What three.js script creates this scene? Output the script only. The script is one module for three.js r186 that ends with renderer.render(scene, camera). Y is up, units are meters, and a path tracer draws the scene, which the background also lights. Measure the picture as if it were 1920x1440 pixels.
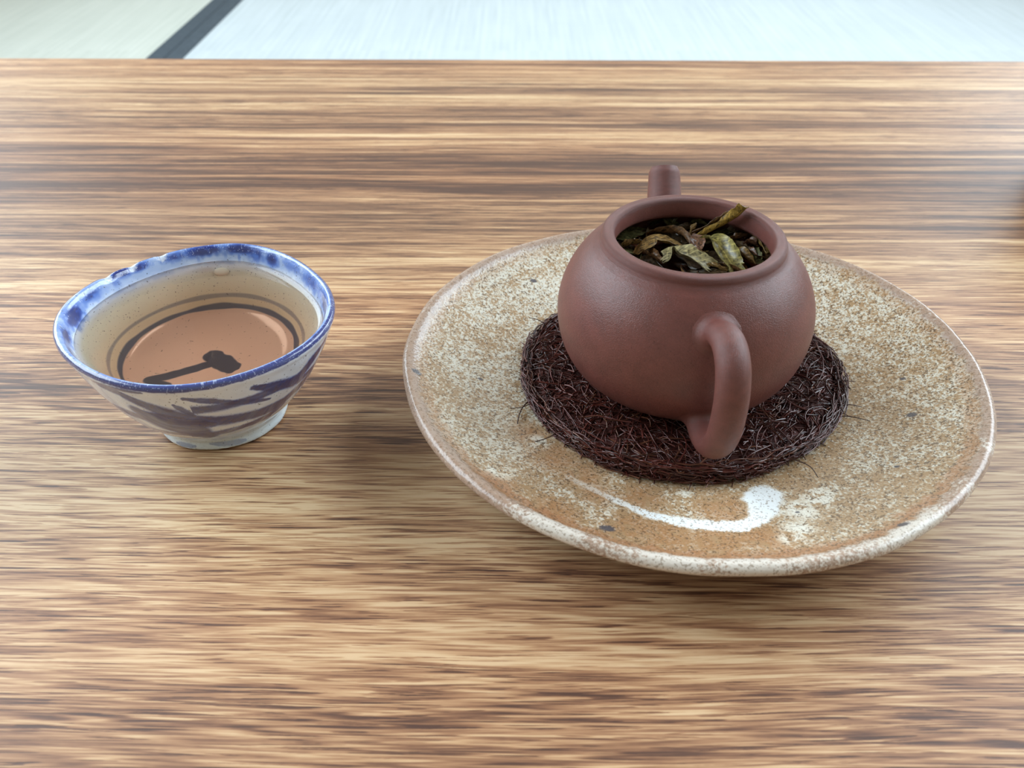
import * as THREE from 'three';
import { mergeGeometries, mergeVertices } from 'three/addons/utils/BufferGeometryUtils.js';
import { RoundedBoxGeometry } from 'three/addons/geometries/RoundedBoxGeometry.js';
import { RectAreaLightUniformsLib } from 'three/addons/lights/RectAreaLightUniformsLib.js';

// ---------------------------------------------------------------- camera, light, exposure
const scene = new THREE.Scene();
const renderer = new THREE.WebGLRenderer({ antialias: true });
renderer.toneMapping = THREE.LinearToneMapping;
renderer.toneMappingExposure = 1.45;
renderer.shadowMap.enabled = true;
RectAreaLightUniformsLib.init();

const camera = new THREE.PerspectiveCamera(2 * Math.atan(720 / 1600) * 180 / Math.PI, 4 / 3, 0.01, 50);
camera.position.set(0, 0.178, 0);                       // table top is y = 0
camera.rotation.set(-37.2 * Math.PI / 180, 0, 0);
camera.focus = 0.262;
camera.userData.fStop = 20;
scene.add(camera);

scene.background = new THREE.Color().setRGB(1.0, 1.25, 1.5);   // even, hazy daylight sky outside the openings
// daylight entering at the open sliding doors of the room
function daylight(name, x, y, z, w, h, toX, toY, toZ, power) {
  const l = new THREE.RectAreaLight(new THREE.Color().setRGB(0.80, 0.92, 1.0), power, w, h);
  l.name = name; l.position.set(x, y, z); l.lookAt(toX, toY, toZ); scene.add(l);
}
daylight('daylight_left', -1.22, 1.10, -0.90, 2.1, 1.3, 0, 1.10, -0.90, 4.4);
daylight('daylight_right', 1.32, 1.10, -1.20, 2.4, 1.3, 0, 1.10, -1.20, 4.6);

// ---------------------------------------------------------------- helpers
function rng(seed) { let a = seed >>> 0; return () => { a = (a + 0x6D2B79F5) | 0; let t = Math.imul(a ^ (a >>> 15), 1 | a); t = (t + Math.imul(t ^ (t >>> 7), 61 | t)) ^ t; return ((t ^ (t >>> 14)) >>> 0) / 4294967296; }; }
const TN = 512, TAB = new Float32Array(TN * TN);
{ const r = rng(11); for (let i = 0; i < TAB.length; i++) TAB[i] = r(); }
function N(x, y) {                                       // smooth value noise 0..1
  const xi = Math.floor(x), yi = Math.floor(y), fx = x - xi, fy = y - yi;
  const u = fx * fx * (3 - 2 * fx), v = fy * fy * (3 - 2 * fy);
  const x0 = xi & 511, x1 = (xi + 1) & 511, y0 = (yi & 511) << 9, y1 = ((yi + 1) & 511) << 9;
  const a = TAB[y0 + x0], b = TAB[y0 + x1], c = TAB[y1 + x0], d = TAB[y1 + x1];
  return a + (b - a) * u + (c - a + (a - b - c + d) * u) * v;
}
const fbm = (x, y) => 0.5 * N(x, y) + 0.27 * N(x * 2.1 + 17, y * 2.1 + 5) + 0.15 * N(x * 4.3 + 31, y * 4.3 + 9) + 0.08 * N(x * 8.7, y * 8.7 + 3);
const ss = (a, b, x) => { const t = Math.min(1, Math.max(0, (x - a) / (b - a))); return t * t * (3 - 2 * t); };
const mixTo = (c, d, k) => { c[0] += (d[0] - c[0]) * k; c[1] += (d[1] - c[1]) * k; c[2] += (d[2] - c[2]) * k; };
function texture(w, h, fn, srgb = true) {                // fn(u, v, c) fills c with 0..255
  const d = new Uint8Array(w * h * 4), c = [0, 0, 0];
  for (let j = 0, k = 0; j < h; j++) for (let i = 0; i < w; i++, k += 4) {
    fn((i + 0.5) / w, (j + 0.5) / h, c);
    d[k] = c[0] < 0 ? 0 : c[0] > 255 ? 255 : c[0]; d[k + 1] = c[1] < 0 ? 0 : c[1] > 255 ? 255 : c[1]; d[k + 2] = c[2] < 0 ? 0 : c[2] > 255 ? 255 : c[2]; d[k + 3] = 255;
  }
  const t = new THREE.DataTexture(d, w, h); t.magFilter = THREE.LinearFilter; t.minFilter = THREE.LinearFilter;
  if (srgb) t.colorSpace = THREE.SRGBColorSpace;
  t.needsUpdate = true; return t;
}
const repeating = (t) => { t.wrapS = t.wrapT = THREE.RepeatWrapping; return t; };
function mesh(name, geo, mat, parent = scene) {
  const m = new THREE.Mesh(geo, mat); m.name = name; m.castShadow = m.receiveShadow = true; parent.add(m); return m;
}
function thing(name, label, category, x = 0, y = 0, z = 0, group) {
  const o = new THREE.Group(); o.name = name; o.position.set(x, y, z); o.userData = { label, category }; if (group) o.userData.group = group; scene.add(o); return o;
}
// distance from (px, py) to a polyline; returns [distance, share along it]
function toLine(px, py, pts) {
  let best = 1e9, at = 0; const n = pts.length - 1;
  for (let i = 0; i < n; i++) {
    const ax = pts[i][0], ay = pts[i][1], bx = pts[i + 1][0] - ax, by = pts[i + 1][1] - ay;
    let t = ((px - ax) * bx + (py - ay) * by) / (bx * bx + by * by + 1e-12); t = t < 0 ? 0 : t > 1 ? 1 : t;
    const dx = px - ax - t * bx, dy = py - ay - t * by, d = dx * dx + dy * dy;
    if (d < best) { best = d; at = (i + t) / n; }
  }
  return [Math.sqrt(best), at];
}
function curve(pts) { return new THREE.CatmullRomCurve3(pts.map((q) => new THREE.Vector3(...q))); }
// Surface of revolution with a hand-made wobble: profile [[r, y], ...]; bend(theta, r, y) -> [r, y]
function turned(profile, seg, bend, uvOf, upwards = false) {   // upwards: the profile starts at the underside
  const pos = [], uv = [], idx = [], m = profile.length;
  for (let j = 0; j < m; j++) for (let i = 0; i <= seg; i++) {
    const th = (i % seg) / seg * Math.PI * 2, [r, y] = bend ? bend(th, profile[j][0], profile[j][1]) : profile[j];
    pos.push(r * Math.cos(th), y, r * Math.sin(th));
    uv.push(...(uvOf ? uvOf(i / seg, j / (m - 1), pos[pos.length - 3], pos[pos.length - 1]) : [i / seg, j / (m - 1)]));
  }
  for (let j = 0; j < m - 1; j++) for (let i = 0; i < seg; i++) { const a = j * (seg + 1) + i, b = a + seg + 1; if (upwards) idx.push(a, b, a + 1, b, b + 1, a + 1); else idx.push(a, a + 1, b, b, a + 1, b + 1); }
  const g = new THREE.BufferGeometry(); g.setAttribute('position', new THREE.Float32BufferAttribute(pos, 3)); g.setAttribute('uv', new THREE.Float32BufferAttribute(uv, 2)); g.setIndex(idx);
  g.computeVertexNormals();
  const nr = g.attributes.normal;                        // close the seam
  for (let j = 0; j < m; j++) { const a = j * (seg + 1), b = a + seg; const v = new THREE.Vector3(nr.getX(a) + nr.getX(b), nr.getY(a) + nr.getY(b), nr.getZ(a) + nr.getZ(b)).normalize(); nr.setXYZ(a, v.x, v.y, v.z); nr.setXYZ(b, v.x, v.y, v.z); }
  return g;
}
function smoothProfile(pts, n) {                         // open Catmull-Rom through 2-D points
  const c = new THREE.CatmullRomCurve3(pts.map(([a, b]) => new THREE.Vector3(a, b, 0)), false, 'centripetal'), out = [];
  for (let i = 0; i <= n; i++) { const v = c.getPoint(i / n); out.push([Math.max(0, v.x), v.y]); }
  return out;
}
// Tube with a radius (and flattening) that changes along its curve
function sweep(c, n, sides, rad, caps = true, side = new THREE.Vector3(1, 0, 0)) {
  const pos = [], uv = [], idx = [];
  for (let i = 0; i <= n; i++) {
    const t = i / n, p = c.getPoint(t), d = c.getTangent(t), a = side.clone().addScaledVector(d, -side.dot(d)).normalize(), b = new THREE.Vector3().crossVectors(d, a), [ra, rb] = rad(t);
    for (let k = 0; k <= sides; k++) { const w = k / sides * Math.PI * 2, x = Math.cos(w) * ra, y = Math.sin(w) * rb; pos.push(p.x + a.x * x + b.x * y, p.y + a.y * x + b.y * y, p.z + a.z * x + b.z * y); uv.push(k / sides, t * 2); }
  }
  for (let i = 0; i < n; i++) for (let k = 0; k < sides; k++) { const q = i * (sides + 1) + k, r = q + sides + 1; idx.push(q, q + 1, r, r, q + 1, r + 1); }
  const g = new THREE.BufferGeometry(); g.setAttribute('position', new THREE.Float32BufferAttribute(pos, 3)); g.setAttribute('uv', new THREE.Float32BufferAttribute(uv, 2)); g.setIndex(idx); g.computeVertexNormals();
  const nr = g.attributes.normal; for (let i = 0; i <= n; i++) { const a = i * (sides + 1), b = a + sides; const v = new THREE.Vector3(nr.getX(a) + nr.getX(b), nr.getY(a) + nr.getY(b), nr.getZ(a) + nr.getZ(b)).normalize(); nr.setXYZ(a, v.x, v.y, v.z); nr.setXYZ(b, v.x, v.y, v.z); }
  return g;
}
const lin = (r, g, b) => new THREE.Color().setRGB(r / 255, g / 255, b / 255, THREE.SRGBColorSpace);

// ---------------------------------------------------------------- the room
const FLOOR = -0.248, CEIL = 2.1;
const plaster = new THREE.MeshStandardMaterial({ color: lin(196, 188, 174), roughness: 0.95 });
const timber = new THREE.MeshStandardMaterial({ color: lin(96, 70, 50), roughness: 0.7 });
function box(x0, x1, y0, y1, z0, z1) { const g = new THREE.BoxGeometry(x1 - x0, y1 - y0, z1 - z0); g.translate((x0 + x1) / 2, (y0 + y1) / 2, (z0 + z1) / 2); return g; }
function structure(name, geos, mat) { const m = mesh(name, geos.length > 1 ? mergeGeometries(geos) : geos[0], mat); m.userData = { kind: 'structure' }; return m; }
structure('wall_left', [box(-1.37, -1.25, FLOOR, CEIL, -2.9, -1.97), box(-1.37, -1.25, FLOOR, CEIL, 0.17, 1.7), box(-1.37, -1.25, 1.77, CEIL, -1.97, 0.17), box(-1.37, -1.25, FLOOR, 0.43, -1.97, 0.17)], plaster);
structure('wall_right', [box(1.35, 1.47, FLOOR, CEIL, -2.9, -2.42), box(1.35, 1.47, FLOOR, CEIL, 0.02, 1.7), box(1.35, 1.47, 1.77, CEIL, -2.42, 0.02), box(1.35, 1.47, FLOOR, 0.43, -2.42, 0.02)], plaster);
structure('wall_back', [box(-1.37, 1.47, FLOOR, CEIL, -2.92, -2.8)], plaster);
structure('wall_front', [box(-1.37, 1.47, FLOOR, CEIL, 1.7, 1.82)], plaster);
structure('ceiling', [box(-1.37, 1.47, CEIL, CEIL + 0.1, -2.92, 1.82)], timber);

// tatami floor: rushes across the mat, faint ribs along its length, dark cloth borders
{
  const floor = new THREE.Group(); floor.name = 'floor'; floor.userData = { kind: 'structure' }; scene.add(floor);
  const rush = repeating(texture(1024, 1024, (u, v, c) => {
    const x = u * 0.5, z = v * 0.5;                      // half a metre square
    const rib = 0.5 + 0.5 * Math.cos(x / 0.0125 * 2 * Math.PI), stripe = N(x * 160, z * 8), reed = N(x * 24, z * 1024), patch = fbm(x * 10, z * 10);
    const k = 0.4 * stripe + 0.25 * reed + 0.2 * patch + 0.15 * rib;
    c[0] = 174 + 26 * k; c[1] = 184 + 24 * k; c[2] = 186 + 26 * k;
  }));
  const rushBump = repeating(texture(512, 512, (u, v, c) => {
    const x = u * 0.1, z = v * 0.1; c[0] = c[1] = c[2] = 255 * (0.55 * (0.5 + 0.5 * Math.cos(x / 0.0125 * 2 * Math.PI)) + 0.45 * (0.5 + 0.5 * Math.cos(z / 0.0016667 * 2 * Math.PI)));
  }, false));
  const matM = new THREE.MeshPhysicalMaterial({ map: rush, bumpMap: rushBump, bumpScale: 0.0004, roughness: 0.55 });
  const olderM = matM.clone(); olderM.color.setRGB(1.06, 1.0, 0.86);   // sun-faded
  rush.repeat.set(2, 2); rushBump.repeat.set(10, 10);
  const weave = repeating(texture(256, 256, (u, v, c) => { const k = 0.6 * N(u * 128, v * 128) + 0.4 * N(u * 20, v * 20); c[0] = 44 + 26 * k; c[1] = 54 + 28 * k; c[2] = 62 + 30 * k; }));
  const clothM = new THREE.MeshStandardMaterial({ map: weave, roughness: 0.8 });
  weave.repeat.set(8, 8);
  const uvMetres = (g) => { const p = g.attributes.position, u = g.attributes.uv; for (let i = 0; i < p.count; i++) u.setXY(i, p.getX(i), p.getZ(i)); return g; };
  const mats = [[-1.25, -0.576], [-0.576, 1.35]];
  mats.forEach(([x0, x1], i) => {
    for (const [z0, z1] of [[-2.8, -0.98], [-0.98, 0.84], [0.84, 1.7]]) {
      const m = mesh('tatami_mat', uvMetres(box(x0 + 0.0006, x1 - 0.0006, FLOOR - 0.055, FLOOR, z0 + 0.0006, z1 - 0.0006)), i ? matM : olderM, floor);
      if (i !== 0) mesh('border_cloth', uvMetres(new RoundedBoxGeometry(0.0295, 0.0022, z1 - z0 - 0.002, 2, 0.0009).translate(x0 + 0.0156, FLOOR + 0.0006, (z0 + z1) / 2)), clothM, m);
      if (i !== 1) mesh('border_cloth', uvMetres(new RoundedBoxGeometry(0.0295, 0.0022, z1 - z0 - 0.002, 2, 0.0009).translate(x1 - 0.0156, FLOOR + 0.0006, (z0 + z1) / 2)), clothM, m);
    }
  });
  mesh('subfloor', box(-1.37, 1.47, FLOOR - 0.1, FLOOR - 0.056, -2.92, 1.82), timber, floor);
}

// ---------------------------------------------------------------- low wooden table
const WOOD = [[78, 53, 41], [121, 84, 60], [158, 117, 84], [188, 150, 111], [208, 177, 138]];
// light and dark zones across the board, as the annual rings lie in it
const figure = (z) => 0.10 * ss(-0.54, -0.552, z) - 0.15 * ss(-0.552, -0.535, z) * ss(-0.466, -0.478, z) + 0.16 * Math.exp(-(((z + 0.461) / 0.0026) ** 2)) - 0.07 * ss(-0.458, -0.45, z) * ss(-0.405, -0.415, z) - 0.17 * ss(-0.418, -0.40, z) * ss(-0.325, -0.345, z) - 0.04 * ss(-0.33, -0.31, z) * ss(-0.2, -0.24, z);
function wood(x, z, c) {
  const far = ss(-0.2, -0.42, z);                        // the figure is plainer and longer towards the far side
  const zz = z + 0.011 * (N(x * 2.0 + 3, z * 7) - 0.5) + 0.0026 * (N(x * 9 + 7, z * 40) - 0.5) + 0.0007 * (N(x * 38, z * 190) - 0.5);
  const band = 0.42 * N(x * 0.8 + 40, zz * 30) + 0.33 * N(x * 1.7 + 3, zz * 95) + 0.25 * N(x * 3.5, zz * 240);
  const xs = x + 0.03 * N(x * 4 + 8, zz * 1100) + 0.012 * N(x * 11, zz * 2300);   // fibre ends do not line up
  const longf = 0.3 * N(x * 9, zz * 330) + 0.35 * N(x * 14, zz * 820) + 0.35 * N(x * 30 + 5, zz * 2000);
  const dash = 0.5 * N(xs * 75, zz * 1500 + 11) + 0.5 * N(xs * 120 + 8, zz * 3000);
  const slant = N((x + z * 4.5) * 26, (zz - x * 0.13) * 620);
  const fibre = longf * (0.26 + 0.50 * far) + dash * (0.56 - 0.34 * far) + slant * (0.18 - 0.16 * far);
  let t = 0.5 + (band - 0.5) * (0.75 + 0.45 * far) + (fibre - 0.5) * (1.95 - 0.25 * far) + 0.12 * (1 - far) + figure(zz);
  const pore = 0.55 * N(xs * 90 + 2, zz * 2700 + 4) + 0.45 * N(xs * 170, zz * 4300);
  const open = 0.64 + 0.16 * (N(x * 6, zz * 60 + 9) - 0.5) + 0.04 * far;
  t -= 0.38 * ss(open, open + 0.08, pore);
  t += 0.05 * (N(x * 700, z * 2400) - 0.5);
  t = t < 0 ? 0 : t > 0.999 ? 0.999 : t;
  const q = t * 4, i = q | 0, f = q - i, a = WOOD[i], b = WOOD[i + 1], warm = (N(x * 1.6 + 9, zz * 22 + 5) - 0.5) * 9;
  c[0] = a[0] + (b[0] - a[0]) * f + warm * 0.5; c[1] = a[1] + (b[1] - a[1]) * f - warm * 0.35; c[2] = a[2] + (b[2] - a[2]) * f - warm * 0.6;
}
{
  const table = thing('low_table', 'low brown wooden table with long horizontal grain under the cup and the plate', 'table', 0, 0, -0.6);
  table.rotation.y = -0.6 * Math.PI / 180;
  const X = 0.5, ZB = -0.608, ZF = 0.14, T = 0.032;      // half width, far edge, near edge, thickness
  const tiles = [[-X, X, ZB, -0.42, 2048, 1024], [-X, X, -0.42, -0.28, 2048, 1024], [-X, 0, -0.28, -0.16, 2048, 1024], [0, X, -0.28, -0.16, 2048, 1024], [-X, 0, -0.16, -0.06, 2048, 1024], [0, X, -0.16, -0.06, 2048, 1024], [-X, X, -0.06, ZF, 2048, 512]];
  const geos = [], mats = [];
  const quad = (p, uv) => { const g = new THREE.BufferGeometry(); g.setAttribute('position', new THREE.Float32BufferAttribute(p.flat(), 3)); g.setAttribute('uv', new THREE.Float32BufferAttribute(uv.flat(), 2)); g.setIndex([0, 1, 2, 0, 2, 3]); g.computeVertexNormals(); return g; };
  const R = 0.004;
  const oil = (map, bump) => new THREE.MeshPhysicalMaterial({ map, bumpMap: bump, bumpScale: 0.00012, roughness: 0.5 });
  for (const [x0, x1, z0, z1, w, h] of tiles) {
    const t = texture(w, h, (u, v, c) => wood(x0 + (x1 - x0) * u, z0 + (z1 - z0) * v, c));
    const za = z0 === ZB ? z0 + R : z0, zb = z1 === ZF ? z1 - R : z1, va = (za - z0) / (z1 - z0), vb = (zb - z0) / (z1 - z0);
    geos.push(quad([[x0, 0, zb], [x1, 0, zb], [x1, 0, za], [x0, 0, za]], [[0, vb], [1, vb], [1, va], [0, va]]));
    mats.push(oil(t, t));
  }
  // rounded long edges, sides and underside
  const edge = texture(1024, 256, (u, v, c) => wood(u - 0.5, -0.64 + v * 0.05, c));
  const pos = [], uv = [], idx = []; const ring = [];
  for (let i = 0; i <= 6; i++) { const a = i / 6 * Math.PI / 2; ring.push([ZF - R + R * Math.sin(a), -R + R * Math.cos(a)]); }
  for (let i = 0; i <= 6; i++) { const a = i / 6 * Math.PI / 2; ring.push([ZF - R + R * Math.cos(a), -T + R - R * Math.sin(a)]); }
  for (let i = 0; i <= 6; i++) { const a = i / 6 * Math.PI / 2; ring.push([ZB + R - R * Math.sin(a), -T + R - R * Math.cos(a)]); }
  for (let i = 0; i <= 6; i++) { const a = i / 6 * Math.PI / 2; ring.push([ZB + R - R * Math.cos(a), -R + R * Math.sin(a)]); }
  let s = 0;
  ring.forEach(([z, y], i) => { if (i) s += Math.min(0.05, Math.hypot(z - ring[i - 1][0], y - ring[i - 1][1])); for (const x of [-X, X]) { pos.push(x, y, z); uv.push(x + 0.5, s / 0.05); } });
  for (let i = 0; i < ring.length - 1; i++) { const a = i * 2; idx.push(a, a + 2, a + 1, a + 1, a + 2, a + 3); }
  const eg = new THREE.BufferGeometry(); eg.setAttribute('position', new THREE.Float32BufferAttribute(pos, 3)); eg.setAttribute('uv', new THREE.Float32BufferAttribute(uv, 2)); eg.setIndex(idx); eg.computeVertexNormals();
  geos.push(eg); repeating(edge); mats.push(oil(edge, edge));
  for (const sx of [-1, 1]) { geos.push(quad(sx < 0 ? [[-X, -T + R, ZB], [-X, -T + R, ZF], [-X, -R, ZF], [-X, -R, ZB]] : [[X, -T + R, ZF], [X, -T + R, ZB], [X, -R, ZB], [X, -R, ZF]], [[0, 0], [0.75, 0], [0.75, 0.6], [0, 0.6]])); mats.push(mats[7]); }
  for (const g of geos) g.translate(0, 0, 0.6);
  const top = mergeGeometries(geos, true);
  mesh('tabletop', top, mats, table);
  for (const sx of [-1, 1]) for (const z of [ZB + 0.07, ZF - 0.07]) mesh('leg', new RoundedBoxGeometry(0.05, -FLOOR - T, 0.05, 2, 0.004).translate(sx * (X - 0.08), (FLOOR - T) / 2, z + 0.6), mats[7], table);
}

// ---------------------------------------------------------------- stoneware plate
const PX = 0.0563, PZ = -0.2231;
{
  const plate = thing('stoneware_plate', 'wide shallow speckled tan stoneware plate with a white glaze stroke, under the teapot', 'plate', PX, 0, PZ);
  const wob = (th, r, y) => { const k = ss(0.03, 0.088, r), n = Math.cos(2 * th + 0.6) * 0.0007 + Math.cos(3 * th + 2) * 0.0004 + (N(th / 6.2832 * 32 + 3, 2.5) - 0.5) * 0.0006; return [r + k * n, y + k * (0.0005 * Math.cos(2 * th - 0.8) + (N(Math.cos(th) * 6 + 20, Math.sin(th) * 6 + 20) - 0.5) * 0.0007)]; };
  const upper = smoothProfile([[0, 0.0082], [0.02, 0.0082], [0.04, 0.0085], [0.055, 0.0102], [0.068, 0.0135], [0.079, 0.0175], [0.0845, 0.0200], [0.0868, 0.0216], [0.0885, 0.0221], [0.0898, 0.0213], [0.0901, 0.0200], [0.0894, 0.0187]], 64);
  const lower = smoothProfile([[0.0894, 0.0187], [0.084, 0.0156], [0.073, 0.0105], [0.060, 0.0060], [0.053, 0.0040], [0.050, 0.0030], [0.0490, 0.0004], [0.0470, 0.0], [0.0450, 0.0004], [0.0440, 0.0030], [0.03, 0.0036], [0, 0.0036]], 48);
  const arc = [0]; for (let i = 1; i < upper.length; i++) arc.push(arc[i - 1] + Math.hypot(upper[i][0] - upper[i - 1][0], upper[i][1] - upper[i - 1][1]));
  const plan = (u, v) => { const d = arc[Math.round(v * (upper.length - 1))] / 0.2; return [0.5 + d * Math.cos(u * 2 * Math.PI), 0.5 + d * Math.sin(u * 2 * Math.PI)]; };   // unrolled over the lip
  const cres = [[-40, 47], [-29, 56], [-19.6, 62.4], [-9, 66.6], [2.9, 68.6], [9.5, 64.5], [12.5, 57], [13.5, 53.5]];
  const blots = [[-85.5, 10.2, 1.3], [-32, 71.8, 1.7], [79.5, -53.8, 2.2], [64.8, 22.5, 1.2], [61, -70.5, 1.3], [-48.3, -54.7, 1.0], [-65.7, 3.2, 0.7], [41.8, 74.9, 1.2], [68.5, 4, 0.7], [84, -39.5, 0.7], [40, -47, 0.6], [20, 62, 0.5], [52, 46, 0.6]];
  const rust = [[-50, 28, 7], [-43, 37.6, 9], [-36, 45, 8], [-33, 54, 6], [-21, 55, 7], [-17, 73, 9], [-4, 75.5, 9], [6, 73, 8], [-25, 70, 8], [-45, 66, 7], [1, 60, 8], [10, 76, 7], [-60, 57, 6]];
  const milk = [[-60, 50, 5], [-48.4, 31, 4], [-32.5, 65, 4], [17.7, 70.5, 5], [14.5, 75, 4], [21, 61, 6], [28, 56, 6], [-10, 52, 4]];
  const paint = (u, v, c, relief) => {
    const sx = (u - 0.5) * 200, sz = (v - 0.5) * 200, s = Math.hypot(sx, sz), r = s < 55 ? s : s < 88.8 ? 55 + (s - 55) * 0.941 : s - 2, x = sx * r / (s + 1e-6), z = sz * r / (s + 1e-6), th = Math.atan2(z, x);   // millimetres
    const fine = 0.55 * N(x * 1.6 + 150, z * 1.6 + 180) + 0.45 * N(x * 3.4 + 400, z * 3.4 + 409), mid = N(x * 0.42 + 7, z * 0.42), low = fbm(x * 0.055 + 3, z * 0.055 + 8), swirl = N(th * 2.2 + 30, r * 0.16);
    let cream = (fine - 0.5) * 1.9 + (mid - 0.5) * 0.45 + (low - 0.5) * 0.5 + (swirl - 0.5) * 0.42 + 0.50;
    cream += 0.16 * ss(20, -60, z) - 0.26 * ss(30, 75, z) - 0.22 * ss(64, 50, r) * ss(-20, 30, x);
    cream = ss(-0.05, 1.05, cream);
    c[0] = 161; c[1] = 131; c[2] = 97;
    mixTo(c, [210, 205, 190], cream);
    let rs = 0; for (const [a, b, w] of rust) { const d = Math.hypot(x - a, z - b) / w; if (d < 1.6) rs = Math.max(rs, ss(1.5, 0.2, d)); }
    rs *= ss(0.32, 0.62, 0.5 * mid + 0.5 * fine + 0.12);
    mixTo(c, [157, 109, 70], rs * 0.6);
    let mk = 0; for (const [a, b, w] of milk) { const d = Math.hypot(x - a, z - b) / w; if (d < 1.6) mk = Math.max(mk, ss(1.3, 0.3, d)); }
    mixTo(c, [226, 222, 208], mk * ss(0.36, 0.6, 0.6 * mid + 0.4 * fine + 0.08) * 0.85);
    const [d, t] = toLine(x, z, cres), wide = (1.3 + 1.6 * ss(0.1, 0.5, t) + 2.8 * ss(0.68, 0.9, t)) * (0.8 + 0.5 * mid);
    const stroke = ss(wide, wide * 0.62, d + (fine - 0.5) * 2.0) * (0.45 + 0.55 * ss(0.02, 0.3, t)) * (t < 0.35 ? ss(0.3, 0.55, fine + 0.25 * t + 0.1) : 1);
    mixTo(c, [226, 228, 226], stroke);
    const lip = ss(84.6, 87, r + (mid - 0.5) * 2.2), band = ss(80.5, 83.5, r + (mid - 0.5) * 3) * (1 - lip);
    mixTo(c, [158, 108, 74], band * 0.6 * (0.35 + 0.65 * ss(0, 70, z)));
    mixTo(c, [160, 134, 118], lip * 0.8);
    mixTo(c, [214, 206, 194], lip * ss(0.42, 0.66, 0.6 * N(th * 9 + 40, 3.3) + 0.4 * fine + 0.40 * ss(40, 80, z) - 0.25) * 0.9);
    const speck = 0.5 * N(x * 1.9 + 200, z * 1.9 + 77) + 0.5 * N(x * 3.6 + 11, z * 3.6 + 60), sk = ss(0.62, 0.74, speck + 0.08 * (low - 0.5) + 0.03 * ss(-20, 50, x));
    mixTo(c, [98, 78, 60], sk * 0.8 * (1 - 0.5 * stroke) * (1 - 0.5 * lip));
    let bl = 0; for (const [a, b, w] of blots) { const q = Math.hypot((x - a) * 0.75, z - b) / w; if (q < 1.5) bl = Math.max(bl, ss(1.15, 0.6, q + (fine - 0.5) * 0.6)); }
    mixTo(c, [82, 78, 82], bl * 0.9);
    if (relief) c[0] = c[1] = c[2] = 255 * (0.45 * fine + 0.25 * mid + 0.15 * swirl + 0.1 * cream - 0.08 * sk + 0.1);
  };
  const glaze = new THREE.MeshPhysicalMaterial({ map: texture(2048, 2048, (u, v, c) => paint(u, v, c, false)), bumpMap: texture(1024, 1024, (u, v, c) => paint(u, v, c, true), false), bumpScale: 0.00014, roughness: 0.25 });
  const clay = new THREE.MeshStandardMaterial({ map: repeating(texture(512, 512, (u, v, c) => { const k = fbm(u * 40, v * 40); c[0] = 104 + 50 * k; c[1] = 70 + 40 * k; c[2] = 48 + 34 * k; })), roughness: 0.75 });
  const bottom = turned(lower, 160, wob);
  mesh('glazed_face', turned(upper, 256, wob, plan), glaze, plate);
  mesh('clay_underside', bottom, clay, plate).userData.label = 'unglazed brown clay underside and foot';
}

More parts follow.
